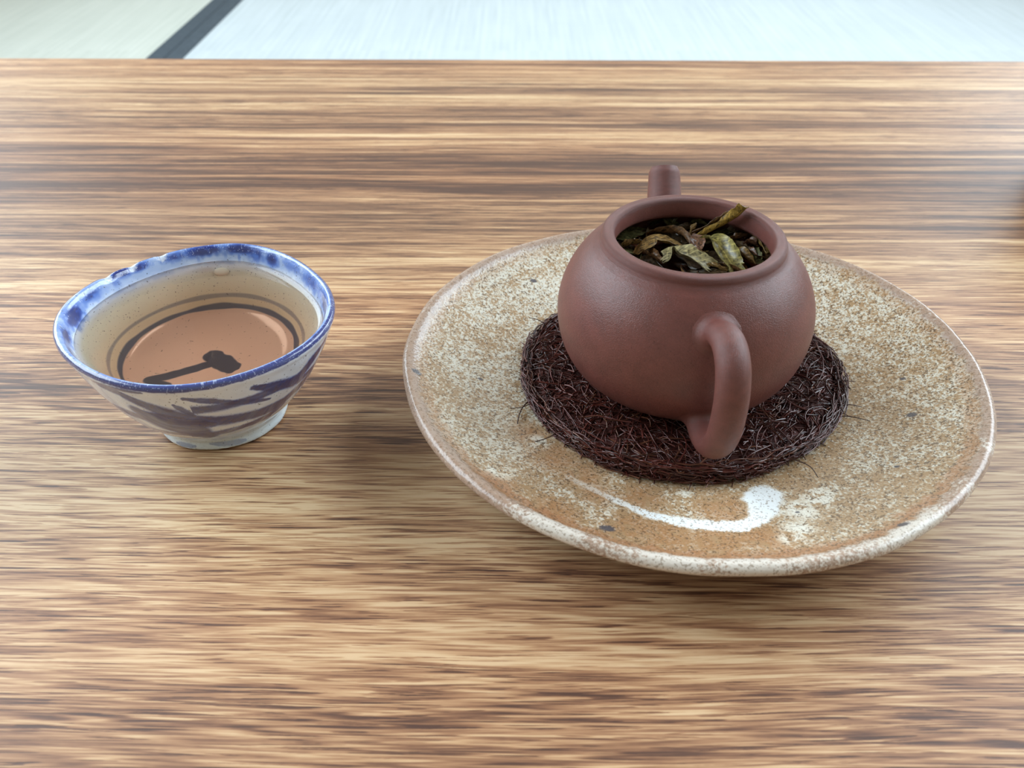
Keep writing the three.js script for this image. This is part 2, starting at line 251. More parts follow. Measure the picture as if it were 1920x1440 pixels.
// ---------------------------------------------------------------- palm fibre trivet
const MX = 0.0550, MZ = -0.2250;
{
  const trivet = thing('fibre_trivet', 'round dark reddish brown palm fibre trivet, wet, between teapot and plate', 'trivet', MX, 0.0086, MZ);
  const r = rng(5), pos = [], nor = [], col = [], idx = [];
  function strand(pts, rad, tone) {
    const c = new THREE.CatmullRomCurve3(pts), n = Math.max(4, Math.min(9, pts.length * 2)), S = 4, base = pos.length / 3;
    const up = new THREE.Vector3(0, 1, 0);
    for (let i = 0; i <= n; i++) {
      const t = i / n, p = c.getPoint(t), d = c.getTangent(t), a = new THREE.Vector3().crossVectors(d, up); if (a.lengthSq() < 1e-6) a.set(1, 0, 0); a.normalize(); const b = new THREE.Vector3().crossVectors(a, d), q = rad * (1 - 0.45 * t * t);
      for (let k = 0; k < S; k++) { const w = k / S * Math.PI * 2, x = Math.cos(w), y = Math.sin(w); nor.push(a.x * x + b.x * y, a.y * x + b.y * y, a.z * x + b.z * y); pos.push(p.x + (a.x * x + b.x * y) * q, p.y + (a.y * x + b.y * y) * q, p.z + (a.z * x + b.z * y) * q); col.push(...tone); }
    }
    for (let i = 0; i < n; i++) for (let k = 0; k < S; k++) { const a = base + i * S + k, b = base + i * S + (k + 1) % S; idx.push(a, a + S, b, b, a + S, b + S); }
  }
  const done = () => { const g = new THREE.BufferGeometry(); g.setAttribute('position', new THREE.Float32BufferAttribute(pos, 3)); g.setAttribute('normal', new THREE.Float32BufferAttribute(nor, 3)); g.setAttribute('color', new THREE.Float32BufferAttribute(col, 3)); g.setIndex(idx.slice()); pos.length = nor.length = col.length = idx.length = 0; return g; };
  const tone = () => { const k = 0.45 + r() * 0.9, w = r(); return w < 0.14 ? [0.12 * k, 0.042 * k, 0.021 * k] : [0.074 * k, 0.0155 * k, 0.0105 * k]; };
  const V = (x, y, z) => new THREE.Vector3(x, y, z);
  const outline = (th) => 0.0505 * (1 + 0.035 * Math.cos(2 * th + 0.5) + 0.02 * Math.cos(3 * th + 1) + 0.03 * (N(th * 3 + 50, 4.4) - 0.5));
  // lying round the edge in layers
  for (let i = 0; i < 1500; i++) {
    const th = r() * 6.2832, len = (0.004 + r() * 0.012), y = 0.0006 + r() * 0.0058, R = outline(th) * (0.93 + 0.07 * Math.sqrt(r())), pts = [];
    for (let k = 0; k <= 3; k++) { const a = th + (k / 3) * len / R, q = R + (r() - 0.5) * 0.0018; pts.push(V(Math.cos(a) * q, Math.max(0.0004, y + (r() - 0.5) * 0.0016), Math.sin(a) * q)); }
    strand(pts, 0.00017 + r() * 0.00014, tone());
  }
  // tangled over the top
  for (let i = 0; i < 3000; i++) {
    const th = r() * 6.2832, q = outline(th) * Math.sqrt(0.16 + 0.80 * r()); let x = Math.cos(th) * q, z = Math.sin(th) * q, a = r() * 6.2832, turn = (r() - 0.5) * (r() < 0.35 ? 2.6 : 0.9);
    const y0 = 0.0035 + r() * 0.0030, st = 0.0020 + r() * 0.0034, pts = [];
    for (let k = 0; k < 4; k++) {
      const lim = outline(Math.atan2(z, x)); const rr = Math.hypot(x, z); if (rr > lim) { x *= lim / rr; z *= lim / rr; }
      pts.push(V(x, Math.max(0.0006, y0 + (r() - 0.5) * 0.0018 - 0.0022 * ss(0.88, 1.0, rr / lim)), z)); x += Math.cos(a) * st; z += Math.sin(a) * st; a += turn;
    }
    strand(pts, 0.00016 + r() * 0.00017, tone());
  }
  // cut ends bristling outwards
  for (let i = 0; i < 1100; i++) {
    const th = r() * 6.2832, R = outline(th) * (0.93 + 0.05 * r()), y = 0.0008 + r() * 0.0050, l = 0.0014 + r() * r() * r() * 0.0060, b = th + (r() - 0.5) * 1.3;
    const p = V(Math.cos(th) * R, y, Math.sin(th) * R), e = V(p.x + Math.cos(b) * l, Math.max(0.0004, y + (r() - 0.5) * 0.0018), p.z + Math.sin(b) * l);
    strand([p, p.clone().lerp(e, 0.5).add(V(0, (r() - 0.4) * 0.0005, 0)), e], 0.00016 + r() * 0.0001, tone());
  }
  const wet = new THREE.MeshPhysicalMaterial({ vertexColors: true, roughness: 0.3, specularIntensity: 1 });
  const f = mesh('fibre_mass', done(), wet, trivet); f.userData.kind = 'stuff';
  // dense core under the loose fibres
  const core = turned(smoothProfile([[0, 0.0044], [0.02, 0.0044], [0.04, 0.0044], [0.0465, 0.0040], [0.0478, 0.0024], [0.0472, 0.0004], [0.03, 0.0002], [0, 0.0002]], 24), 96, (th, q, y) => [q * outline(th) / 0.0505 * 0.995, y + (y > 0.003 ? (N(Math.cos(th) * q * 600 + 90, Math.sin(th) * q * 600 + 90) - 0.5) * 0.0014 : 0)]);
  mesh('core_pad', core, new THREE.MeshStandardMaterial({ color: new THREE.Color().setRGB(0.074, 0.0155, 0.0105), roughness: 0.8 }), trivet);
  // single hairs that stick out over the plate
  const strays = [[[-46, 3, 14], [-49, 3.5, 16.5], [-52, 3.2, 18], [-56, 2.4, 17.5]], [[-50, 3.2, 15], [-52, 3.4, 19], [-53.2, 3.0, 24], [-53.5, 1.8, 27]], [[-40, 3.4, 28], [-43, 3.2, 31.5], [-48, 2.2, 33], [-53, 1.6, 32]], [[46, 3.2, 18], [50, 3.6, 17.2], [54, 3.0, 17.6]], [[44, 3.0, 22], [49, 3.2, 22.6], [54.5, 2.6, 24]], [[47, 4.2, 8], [51, 5, 6], [54, 5.4, 4.2]], [[26, 3.4, 42], [30, 3.6, 45.5], [31.5, 2.6, 49]], [[-43, 5.2, -26], [-46, 5.8, -28], [-49, 6, -29]]];
  for (const s of strays) { strand(s.map(([x, y, z]) => V(x / 1000, y / 1000, z / 1000)), 0.00022, [0.045, 0.016, 0.012]); mesh('stray_fibre', done(), wet, trivet); }
}

// ---------------------------------------------------------------- teapot
const TX = 0.0525, TZ = -0.2223;
const grainT = repeating(texture(512, 512, (u, v, c) => {
  const k = 0.5 * N(u * 256, v * 256) + 0.3 * N(u * 128, v * 128) + 0.2 * N(u * 512, v * 512), p = fbm(u * 8, v * 8); let s = 0.86 + 0.2 * (k - 0.5) + 0.16 * (p - 0.5) + 0.26 * ss(0.78, 0.86, k) - 0.3 * ss(0.24, 0.16, k);
  c[0] = 123 * s; c[1] = 72 * s; c[2] = 64 * s;
}));
const grainB = repeating(texture(512, 512, (u, v, c) => { c[0] = c[1] = c[2] = 255 * (0.5 * N(u * 256, v * 256) + 0.4 * N(u * 512, v * 512) + 0.1 * N(u * 64, v * 64)); }, false));
{
  const pot = thing('teapot', 'small round purple brown clay teapot without its lid, handle towards the viewer', 'teapot', TX, 0, TZ);
  const clayOf = (ru, rv) => { const m = grainT.clone(), b = grainB.clone(); m.repeat.set(ru, rv); b.repeat.set(ru, rv); m.needsUpdate = b.needsUpdate = true; return new THREE.MeshPhysicalMaterial({ map: m, bumpMap: b, bumpScale: 0.0001, roughness: 0.38, specularIntensity: 0.9 }); };
  const outer = smoothProfile([[0, 0.0146], [0.014, 0.0146], [0.0215, 0.0146], [0.0235, 0.0150], [0.0285, 0.0176], [0.0336, 0.0224], [0.0370, 0.0290], [0.0385, 0.0372], [0.0379, 0.0440], [0.0355, 0.0507], [0.0322, 0.0559], [0.0290, 0.0594], [0.0272, 0.0609], [0.0266, 0.0617], [0.0265, 0.0627], [0.0262, 0.0636], [0.0256, 0.0640], [0.0243, 0.0640], [0.0234, 0.0639], [0.0229, 0.0634], [0.0227, 0.0624], [0.0225, 0.0590], [0.0230, 0.0578], [0.0255, 0.0562], [0.0295, 0.0530], [0.0330, 0.0470], [0.0345, 0.0380], [0.0330, 0.0290], [0.0280, 0.0210], [0.02, 0.0182], [0, 0.0180]], 150);
  mesh('body', turned(outer, 192, null, null, true), clayOf(6, 6), pot);
  // how far outside the body a point lies
  const skin = outer.slice(0, 80), offBody = (q, y) => { let best = 1e9, sg = 1; for (let i = 0; i < skin.length - 1; i++) { const [a, b] = skin[i], dx = skin[i + 1][0] - a, dy = skin[i + 1][1] - b, t = Math.min(1, Math.max(0, ((q - a) * dx + (y - b) * dy) / (dx * dx + dy * dy + 1e-12))), ex = q - a - t * dx, ey = y - b - t * dy, d = ex * ex + ey * ey; if (d < best) { best = d; sg = dx * ey - dy * ex < 0 ? 1 : -1; } } return sg * Math.sqrt(best); };
  // clay drawn out smoothly where a limb joins the body
  const fillet = (g, c, L) => {
    const p = g.attributes.position, pts = c.getPoints(300), v = new THREE.Vector3(), w = new THREE.Vector3(), off = (u) => offBody(Math.hypot(u.x, u.z), u.y);
    for (let i = 0; i < p.count; i++) {
      v.fromBufferAttribute(p, i); const s = off(v); if (s > L || s < -0.004) continue;
      let b = 1e9; for (const q of pts) { const d = q.distanceToSquared(v); if (d < b) { b = d; w.copy(q); } }
      const h = Math.max(s, 0), k = L - Math.sqrt(Math.max(0, L * L - (L - h) * (L - h)));
      v.addScaledVector(v.clone().sub(w).normalize(), k);
      for (let n = 0; n < 3; n++) { const q = Math.hypot(v.x, v.z), e = 1e-5, s1 = offBody(q, v.y), gr = (offBody(q + e, v.y) - s1) / e, gy = (offBody(q, v.y + e) - s1) / e, m = (s1 - s) / (gr * gr + gy * gy + 1e-6); v.x -= m * gr * v.x / q; v.z -= m * gr * v.z / q; v.y -= m * gy; }   // keep its height over the body
      p.setXYZ(i, v.x, v.y, v.z);
    }
    g.computeVertexNormals(); return g;
  };
  const az = 3 * Math.PI / 180; // handle and spout lie in one upright plane through the axis
  const along = (q, y) => [q * Math.sin(az), y, q * Math.cos(az)];
  const hc = curve([along(0.0322, 0.0502), along(0.0348, 0.0520), along(0.0390, 0.0546), along(0.0449, 0.0555), along(0.0501, 0.0530), along(0.0531, 0.0472), along(0.0538, 0.0395), along(0.0524, 0.0315), along(0.0482, 0.0248), along(0.0415, 0.0212), along(0.0348, 0.0208), along(0.0308, 0.0216)]);
  mesh('handle', fillet(sweep(hc, 300, 36, (t) => { const w = 0.0042 + 0.0003 * Math.sin(t * 3.14); return [w, 0.0037]; }, false, new THREE.Vector3(Math.cos(az), 0, -Math.sin(az))), hc, 0.0028), clayOf(2, 3), pot);
  const sz = 1.2 * Math.PI / 180, back = (q, y) => [-q * Math.sin(sz), y, -q * Math.cos(sz)];
  const sc = curve([back(0.0350, 0.0425), back(0.0393, 0.0456), back(0.0438, 0.0505), back(0.0480, 0.0566), back(0.0515, 0.0622)]);
  const so = sweep(sc, 40, 28, (t) => { const w = 0.0051 + 0.0016 * (1 - t) + 0.0020 * Math.pow(ss(0.45, 0, t), 1.5) - 0.0008 * ss(0.93, 1, t); return [w, w]; }, false);
  const si = sweep(sc, 40, 28, (t) => { const w = 0.0033 + 0.0010 * (1 - t) + 0.0009 * ss(0.95, 1, t); return [w, w]; }, false);
  { const i = si.index.array; for (let k = 0; k < i.length; k += 3) { const q = i[k]; i[k] = i[k + 1]; i[k + 1] = q; } si.computeVertexNormals(); }
  mesh('spout', mergeGeometries([so, si]), clayOf(2, 2), pot);
}

// ---------------------------------------------------------------- tea leaves in the pot
const liquor = new THREE.MeshPhysicalMaterial({ color: 0xffffff, transmission: 1, roughness: 0, ior: 1.333, thickness: 0.02, attenuationColor: new THREE.Color().setRGB(0.89, 0.69, 0.56), attenuationDistance: 0.03 });   // the same tea in pot and cup
{
  const veins = repeating(texture(256, 512, (u, v, c) => {
    const a = Math.abs(u - 0.5) * 2, vein = ss(0.75, 1, Math.cos((v * 9 - a * 1.4) * 6.2832)) * 0.16 * ss(0.05, 0.2, a), rib = ss(0.06, 0.0, a) * 0.25, n = fbm(u * 10, v * 20), s = 0.66 + 0.5 * (n - 0.4) + vein + rib - 0.25 * ss(0.6, 0.8, N(u * 14 + 6, v * 26));
    c[0] = 255 * s; c[1] = 252 * s; c[2] = 240 * s;
  }));
  const leafM = (r, g, b, rough = 0.38) => new THREE.MeshPhysicalMaterial({ map: veins, color: lin(r, g, b), roughness: rough, specularIntensity: 1 });
  const M = { olive: leafM(168, 156, 92), pale: leafM(172, 160, 116), yellow: leafM(206, 168, 86), brown: leafM(150, 112, 78), dark: leafM(106, 86, 64, 0.28), green: leafM(116, 114, 76, 0.3), red: leafM(146, 104, 80), stem: leafM(172, 138, 84) };
  const r = rng(77);
  // pts in mm about the pot's axis; w half width, fold (rad) towards a V or roll, ragged end
  function leaf(pts, w, fold, twist, o = {}) {
    const c = curve(pts.map(([x, y, z]) => [x / 1000, y / 1000, z / 1000])), n = o.n || 26, K = 10, pos = [], uv = [], idx = [], th = (o.thick || 0.28) / 1000, seed = r() * 90;
    for (const s of [1, -1]) for (let i = 0; i <= n; i++) {
      const t = i / n, p = c.getPoint(t), d = c.getTangent(t), up = new THREE.Vector3(0, 1, 0), tw = twist[0] + (twist[1] - twist[0]) * t + 0.5 * (N(t * 4 + seed, 3.5) - 0.5);
      const a = new THREE.Vector3().crossVectors(d, up).normalize(), b = new THREE.Vector3().crossVectors(a, d).normalize();
      const A = a.clone().multiplyScalar(Math.cos(tw)).addScaledVector(b, Math.sin(tw)), B = b.clone().multiplyScalar(Math.cos(tw)).addScaledVector(a, -Math.sin(tw));
      const taper = o.stem ? 1 - 0.25 * t : Math.min(1, Math.pow(Math.sin(Math.PI * Math.min(0.985, 0.16 + (o.blunt ? 0.62 : 0.84) * t)), 0.75) + (o.blunt && t > 0.9 ? 0.05 : 0));
      const half = 1.35 * w / 1000 * taper;
      for (let k = 0; k <= K; k++) {
        const q = k / K * 2 - 1, edge = Math.abs(q), rag = 1 + 0.16 * (N(t * 16 + seed, q * 2 + 7) - 0.5) * edge + (o.ragged && (t < 0.12 || t > 0.92) ? (N(q * 9 + seed, 2) - 0.5) * 0.5 : 0);
        const ang = fold * (0.5 + 0.5 * Math.sin(t * 3 + seed)), x = half * q * rag * Math.cos(ang * edge), y = half * edge * Math.sin(ang * edge) * rag + 0.0003 * (N(t * 9 + seed, q * 3 + 30) - 0.5) * 2;
        const shift = o.ragged ? (N(q * 7 + seed, 11) - 0.5) * 0.003 * (ss(0.15, 0, t) + ss(0.88, 1, t)) : 0;
        const v = p.clone().addScaledVector(A, x).addScaledVector(B, y + s * th / 2 * (1 - 0.7 * edge)).addScaledVector(d, shift); pos.push(v.x, v.y, v.z); uv.push(k / K, t);
      }
    }
    const L = (n + 1) * (K + 1);
    for (let i = 0; i < n; i++) for (let k = 0; k < K; k++) { const a = i * (K + 1) + k, b = a + K + 1; idx.push(a, a + 1, b, b, a + 1, b + 1, L + a, L + b, L + a + 1, L + b, L + b + 1, L + a + 1); }
    for (let i = 0; i < n; i++) { const a = i * (K + 1), b = a + K + 1; idx.push(a, b, L + a, b, L + b, L + a, a + K, L + a + K, b + K, b + K, L + a + K, L + b + K); }
    for (let k = 0; k < K; k++) { const e = n * (K + 1) + k; idx.push(k, L + k, k + 1, k + 1, L + k, L + k + 1, e, e + 1, L + e, e + 1, L + e + 1, L + e); }
    const g = new THREE.BufferGeometry(); g.setAttribute('position', new THREE.Float32BufferAttribute(pos, 3)); g.setAttribute('uv', new THREE.Float32BufferAttribute(uv, 2)); g.setIndex(idx); g.computeVertexNormals(); return g;
  }
  let count = 0;
  function put(label, geo, mat) {
    const m = mesh('tea_leaf' + (count ? '_' + String(count).padStart(3, '0') : ''), geo, mat); count++;
    m.position.set(TX, 0, TZ); m.userData = { label, category: 'tea leaf', group: 'wet tea leaves in the teapot' };
  }
  // fresh-looking leaves on top
  put('tall pointed folded yellow brown leaf sticking up above the teapot rim', leaf([[5.3, 54.4, -16.0], [9.2, 57, -15.0], [12.9, 60, -14.2], [15.0, 63.6, -12.4], [16.6, 66.8, -11.4]], 1.9, 0.9, [0.5, 0.8], { blunt: true }), M.yellow);
  put('dark brown rolled leaf lying along the back of the tall yellow leaf', leaf([[3.4, 55.4, -17], [7.6, 58.0, -16.4], [11.4, 61.2, -15.2], [14.4, 64.8, -13]], 1.3, 1.3, [0.4, 0.6]), M.brown);
  put('broad olive green folded leaf with a torn upper end, right of the centre', leaf([[6.0, 54.4, -13.4], [8.8, 56.2, -10.8], [10.2, 55.8, -6], [11.8, 54.6, 0], [13.8, 53, 3]], 3.0, 0.7, [0.25, -0.3], { ragged: true, blunt: true }), M.olive);
  put('broad pale olive leaf with a frayed tip against the front of the rim', leaf([[-7.4, 54, -1.6], [-4.2, 56.2, -2.6], [-0.4, 56, 0], [5, 54.2, 3.4]], 3.6, 0.45, [0.35, 0.1], { ragged: true, blunt: true }), M.pale);
  put('tan leaf arching out of the left front of the pot', leaf([[-15.4, 53.6, -6], [-12.4, 55.2, -8.6], [-9.4, 56.2, -10.6], [-5.6, 55.6, -10.0], [0.8, 53.6, -9.1]], 2.3, 1.0, [0.5, -0.2]), M.stem);
  put('long twisted wet brown leaf lying across the middle of the pot', leaf([[-11.5, 53.2, -20.8], [-5.5, 55, -17.9], [-0.3, 55, -16.3], [2.6, 53.8, -11.4]], 2.4, 1.1, [0.1, 0.9]), M.brown);
  put('flat dark green leaf tucked under the left side of the rim', leaf([[-20, 52.4, -20.5], [-14.2, 53.4, -21.0], [-7.6, 52.9, -22.6]], 3.2, 0.4, [0.0, 0.3]), M.green);
  put('thin brown leaf strip at the left, below the flat dark leaf', leaf([[-18.6, 52.8, -12.6], [-14.2, 53.9, -12.6], [-8.0, 53.4, -15]], 1.6, 1.1, [0.2, 0.4]), M.stem);
  put('small ragged dark green leaf at the back left of the pot', leaf([[-7.2, 52.6, -28.4], [-3.8, 55, -27], [-1.6, 54, -24], [1.8, 52.6, -27.6]], 2.3, 0.8, [0.7, -0.5], { ragged: true }), M.green);
  put('small upright olive leaf tip twisting in the centre of the pot', leaf([[2.3, 53.4, -17.3], [3.4, 55.6, -18], [4.6, 58, -18.2]], 1.3, 1.2, [0.6, 1.4]), M.stem);
  put('dark olive leaf half hidden behind the twisting leaf tip', leaf([[5.8, 52.6, -27.6], [8.6, 54.2, -25.0], [11.2, 53.2, -22.8]], 2.4, 0.6, [0.4, 0.1]), M.green);
  put('grey brown leaf curling down beside the broad olive leaf', leaf([[2.2, 54.8, -15.2], [3.6, 56, -10.8], [3.2, 55, -8], [2, 53.6, -5.6]], 1.8, 1.0, [0.3, -0.4]), M.red);
  put('straight golden brown stalk at the right side of the pot', leaf([[21.6, 55.2, -16.9], [23.2, 54.8, -11.4], [24.8, 53.6, -6.4]], 1.0, 1.3, [0, 0.2], { stem: true, thick: 0.7 }), M.stem);
  put('small reddish brown leaf scrap left of the golden stalk', leaf([[18.6, 53.8, -11.4], [20.1, 55.2, -10.8], [22.3, 54.2, -10.4]], 1.6, 0.8, [0.4, 0.0], { ragged: true }), M.red);
  put('small dark shiny leaf behind the right end of the pot', leaf([[14.6, 52.8, -20.4], [17.6, 53.9, -20.2], [21, 52.9, -20.8]], 1.8, 0.5, [0, 0.4]), M.dark);
  put('long brown leaf reaching to the right behind the olive leaf', leaf([[11.8, 53.4, -15.7], [16.6, 54.6, -14.4], [22.3, 54, -17.6]], 1.7, 1.0, [0.5, 0.2]), M.brown);
  put('olive brown leaf lying close beside the broad olive leaf', leaf([[13.0, 53.8, -10.2], [15.5, 54.8, -4.2], [19.8, 53.2, -0.8]], 2.0, 0.9, [0.2, -0.3]), M.stem);
  put('dark brown leaf running to the right front of the pot', leaf([[13.4, 52.6, -14.7], [17.2, 53.6, -8.2], [23.2, 52.2, -4.6]], 2.0, 0.9, [0.2, 0.2]), M.dark);
  put('thin brown stalk at the front between the two broad leaves', leaf([[4.5, 53.8, 0.6], [7.2, 54.3, 2.6], [10.4, 53.3, 3.6]], 0.9, 1.2, [0, 0.2], { stem: true, thick: 0.6 }), M.stem);
  put('tiny curled strip left of the broad olive leaf', leaf([[3.0, 53.8, -6.4], [4.9, 54.6, -5.4], [7.2, 53.6, -8.6]], 0.8, 1.1, [0, 0.6]), M.stem);
  put('dark brown leaf scrap at the left of the pale olive leaf', leaf([[-13.4, 52.9, -7.4], [-10.9, 53.9, -4.6], [-7.6, 52.9, -1.8]], 1.9, 0.9, [0.3, 0.0]), M.brown);
  put('short grey brown leaf below the golden stalk', leaf([[16.6, 53, -12.8], [19.0, 53.9, -8.0], [21.2, 53, -4.6]], 1.4, 0.8, [0.1, 0.3]), M.red);
  put('narrow dark strand leading back from the centre of the pot', leaf([[-0.6, 52.6, -22.6], [3.0, 54, -22.4], [8.2, 53, -26.4]], 1.4, 1.1, [0.4, 0.2]), M.dark);
  // the soaked leaves beneath, nothing tells them apart
  for (let i = 0; i < 46; i++) {
    const a = r() * 6.2832, q = 25 * Math.sqrt(r()), x = Math.cos(a) * q, z = Math.sin(a) * q, b = r() * 6.2832, l = 4 + 4 * r(), y = 50.6 + r() * 1.8, cl = (v) => { const h = Math.hypot(v[0], v[2]); if (h > 28) { v[0] *= 28 / h; v[2] *= 28 / h; } return v; };
    put('dark soaked tea leaf lying under the upper leaves', leaf([cl([x - Math.cos(b) * l, y, z - Math.sin(b) * l]), cl([x + r() - 0.5, y + 1, z + r() - 0.5]), cl([x + Math.cos(b) * l, y - 0.2, z + Math.sin(b) * l])], 1.5 + r() * 1.4, 0.4 + r() * 0.8, [(r() - 0.5) * 1.2, (r() - 0.5) * 1.2], { n: 14 }), [M.dark, M.green, M.brown, M.dark][i % 4]);
  }
  // the infusion left between the leaves
  const brew = mesh('brewed_tea', turned([[0, 0.0506], [0.01, 0.0506], [0.02, 0.0506], [0.0286, 0.0506], [0.0288, 0.0490], [0.0288, 0.0460], [0.0288, 0.0380], [0.0280, 0.0300], [0.0240, 0.0232], [0.018, 0.0190], [0, 0.0188]], 96), liquor);
  brew.position.set(TX, 0, TZ); brew.userData = { label: 'tea liquid standing between the leaves inside the teapot', category: 'tea' };
}

// ---------------------------------------------------------------- tea cup
const CX = -0.0949, CZ = -0.2198;
{
  const cup = thing('tea_cup', 'small handmade blue and white porcelain tea cup with brushed cobalt strokes', 'cup', CX, 0, CZ);
  const rimK = [[-164.2, 40.3], [-151.6, 38.6], [-137.8, 39.4], [-126.1, 40.2], [-113.9, 41.0], [-95.2, 40.6], [-73.8, 39.1], [-50.4, 37.1], [-27.2, 37.3], [-4.8, 39.4], [14.2, 41.6], [25.3, 41.4], [45.4, 40.4], [64.9, 39.9], [79.9, 39.2], [95.6, 39.0], [109.2, 39.3], [124.4, 38.4], [139.3, 38.1], [157.2, 39.2], [165.3, 40.2], [178.2, 41.2]];
  const F = [0, 0, 0, 0, 0, 0, 0, 0];                    // first harmonics of the hand-formed rim
  { const n = 720; for (let i = 0; i < n; i++) { const d = i / n * 360 - 180; let k = rimK.findIndex((q) => q[0] > d); if (k < 0) k = 0; const b = rimK[k], a = rimK[(k + rimK.length - 1) % rimK.length]; let da = d - a[0], w = b[0] - a[0]; if (w < 0) w += 360; if (da < 0) da += 360; const v = (a[1] + (b[1] - a[1]) * Math.min(1, da / w)) / 39.6 - 1; for (let h = 1; h <= 4; h++) { F[h * 2 - 2] += 2 / n * v * Math.cos(h * d * Math.PI / 180); F[h * 2 - 1] += 2 / n * v * Math.sin(h * d * Math.PI / 180); } } }
  const out = (th) => { let v = 0; for (let h = 1; h <= 4; h++) v += F[h * 2 - 2] * Math.cos(h * th) + F[h * 2 - 1] * Math.sin(h * th); return v; };
  const bend = (th, r, y) => {
    const k = ss(0.006, 0.04, y), d = (th > Math.PI ? th - 2 * Math.PI : th) * 180 / Math.PI; let dy = 0, chip = 0;
    if (y > 0.0385) { for (const [c, w, h] of [[-152, 2.6, 0.8], [-139, 2.4, 0.7], [-124, 2.2, 0.6]]) chip += h * Math.exp(-(((d - c) / w) ** 2)); dy = -chip * 0.0009 * ss(0.0385, 0.0402, y); }
    dy += 0.0005 * k * Math.cos(2 * th + 1) + 0.0003 * k * (N(th * 4 + 60, 5.5) - 0.5);
    if (y < 0.004) r += 0.0005 * (N(Math.cos(th) * 3 + 30, Math.sin(th) * 3 + 30) - 0.5);
    return [r * (1 + k * out(th)), y + dy];
  };
  const prof = smoothProfile([[0.0150, 0.0012], [0.0165, 0.0002], [0.0192, 0.0001], [0.0206, 0.0010], [0.0205, 0.0036], [0.0212, 0.0052], [0.0240, 0.0082], [0.0283, 0.0135], [0.0325, 0.0203], [0.0366, 0.0288], [0.0394, 0.0362], [0.0405, 0.0392], [0.0401, 0.0404], [0.0389, 0.0406], [0.0380, 0.0396], [0.0370, 0.0368], [0.0338, 0.0290], [0.0305, 0.0218], [0.0285, 0.0172], [0.0270, 0.0142], [0.0245, 0.0122], [0.0180, 0.0114], [0.009, 0.0111], [0, 0.0110]], 140);
  const M_ = prof.length - 1, rimAt = prof.reduce((b, q, i) => (q[1] > prof[b][1] ? i : b), 0) / M_;
  // brush strokes outside: [degrees round, mm up] with half width in mm and depth of colour
  const strokes = [
    [[[118, 36.5], [108, 36], [97, 31.5], [86, 27], [73, 22.5], [52, 19.8], [36, 19], [20, 22], [9, 31], [4, 37]], 3.3, 0.98],
    [[[106, 28], [98, 23], [88, 19], [80, 13]], 6.2, 0.95], [[[102, 27], [86, 24], [75, 21]], 4.0, 0.95],
    [[[81, 36], [70, 33], [60, 29.5], [46, 25.5]], 1.7, 0.85], [[[86, 33], [80, 27]], 1.4, 0.85], [[[54, 34.5], [42, 30], [32, 27.5], [24, 31.5], [14, 35]], 3.4, 0.98],
    [[[60, 14], [46, 13.6], [33, 16.5]], 1.7, 0.75], [[[118, 2], [100, 2.2]], 1.2, 0.6], [[[86, 3.2], [57, 2.2]], 1.2, 0.55], [[[122, 37], [106, 38.2], [96, 38.4]], 1.3, 0.85],
    [[[-10, 34], [-50, 22], [-100, 26], [-150, 33], [-190, 20]], 2.6, 0.9], [[[-30, 14], [-90, 16], [-140, 12]], 2.0, 0.8], [[[170, 34], [150, 25], [130, 17]], 2.2, 0.85], [[[145, 36], [132, 30], [124, 24]], 1.6, 0.8]];
  const innerBlue = [[-145, 40, 9, 1.6, 1], [-136, 39.6, 7, 1.5, 0.9], [-118, 39.4, 8, 1.6, 0.75], [-104, 39.5, 12, 2.2, 1], [-86, 39.4, 12, 2.0, 1], [-77, 38.5, 6, 3, 0.8], [-67, 38, 6, 3, 0.9], [-50, 39, 10, 2.2, 0.6], [-30, 38.5, 12, 3.0, 0.7], [-8, 38, 14, 3.0, 0.9], [20, 39, 14, 2.2, 1], [178, 37.5, 11, 3.6, 1], [160, 38, 10, 3, 0.95], [-165, 38.5, 9, 2.4, 0.7], [140, 39, 14, 2, 0.9], [110, 39, 16, 2, 0.9], [75, 39, 18, 2, 0.9], [45, 39, 14, 2, 0.9]];
  const drips = [[-107.5, 35.6, 1.2], [-100, 36.8, 1.0], [-94, 35.8, 1.2], [-87, 34.6, 1.1], [-68, 35, 2.4], [-120, 36.6, 1.6], [-150, 36, 3], [175, 32, 3], [-25, 34, 3]];
  const hammer = [[-15.5, 12.6], [-9, 9.6], [0.5, 4.0]], head = [[0.8, 0], [6.6, 5.2]], heel = [[-15.5, 12.8], [-9.5, 15.2]];
  const paint = (u, v, c) => {
    const th = u * 2 * Math.PI, deg0 = u * 360, deg = deg0 > 180 ? deg0 - 360 : deg0, q = Math.min(M_ - 1e-6, v * M_), i = q | 0, f = q - i, r = (prof[i][0] + (prof[i + 1][0] - prof[i][0]) * f) * 1000, y = (prof[i][1] + (prof[i + 1][1] - prof[i][1]) * f) * 1000;
    const inside = v > rimAt, X = Math.cos(th) * r, Z = Math.sin(th) * r, cl = fbm(deg0 * 0.12 + 3, y * 0.4 + 60), n1 = N(deg0 * 0.55, y * 0.9 + 40), n2 = N(deg0 * 1.6, y * 2.2 + 90);
    c[0] = 224; c[1] = 232; c[2] = 242; mixTo(c, [208, 217, 230], cl);
    const dark = [42, 50, 108], blue = [62, 98, 186];
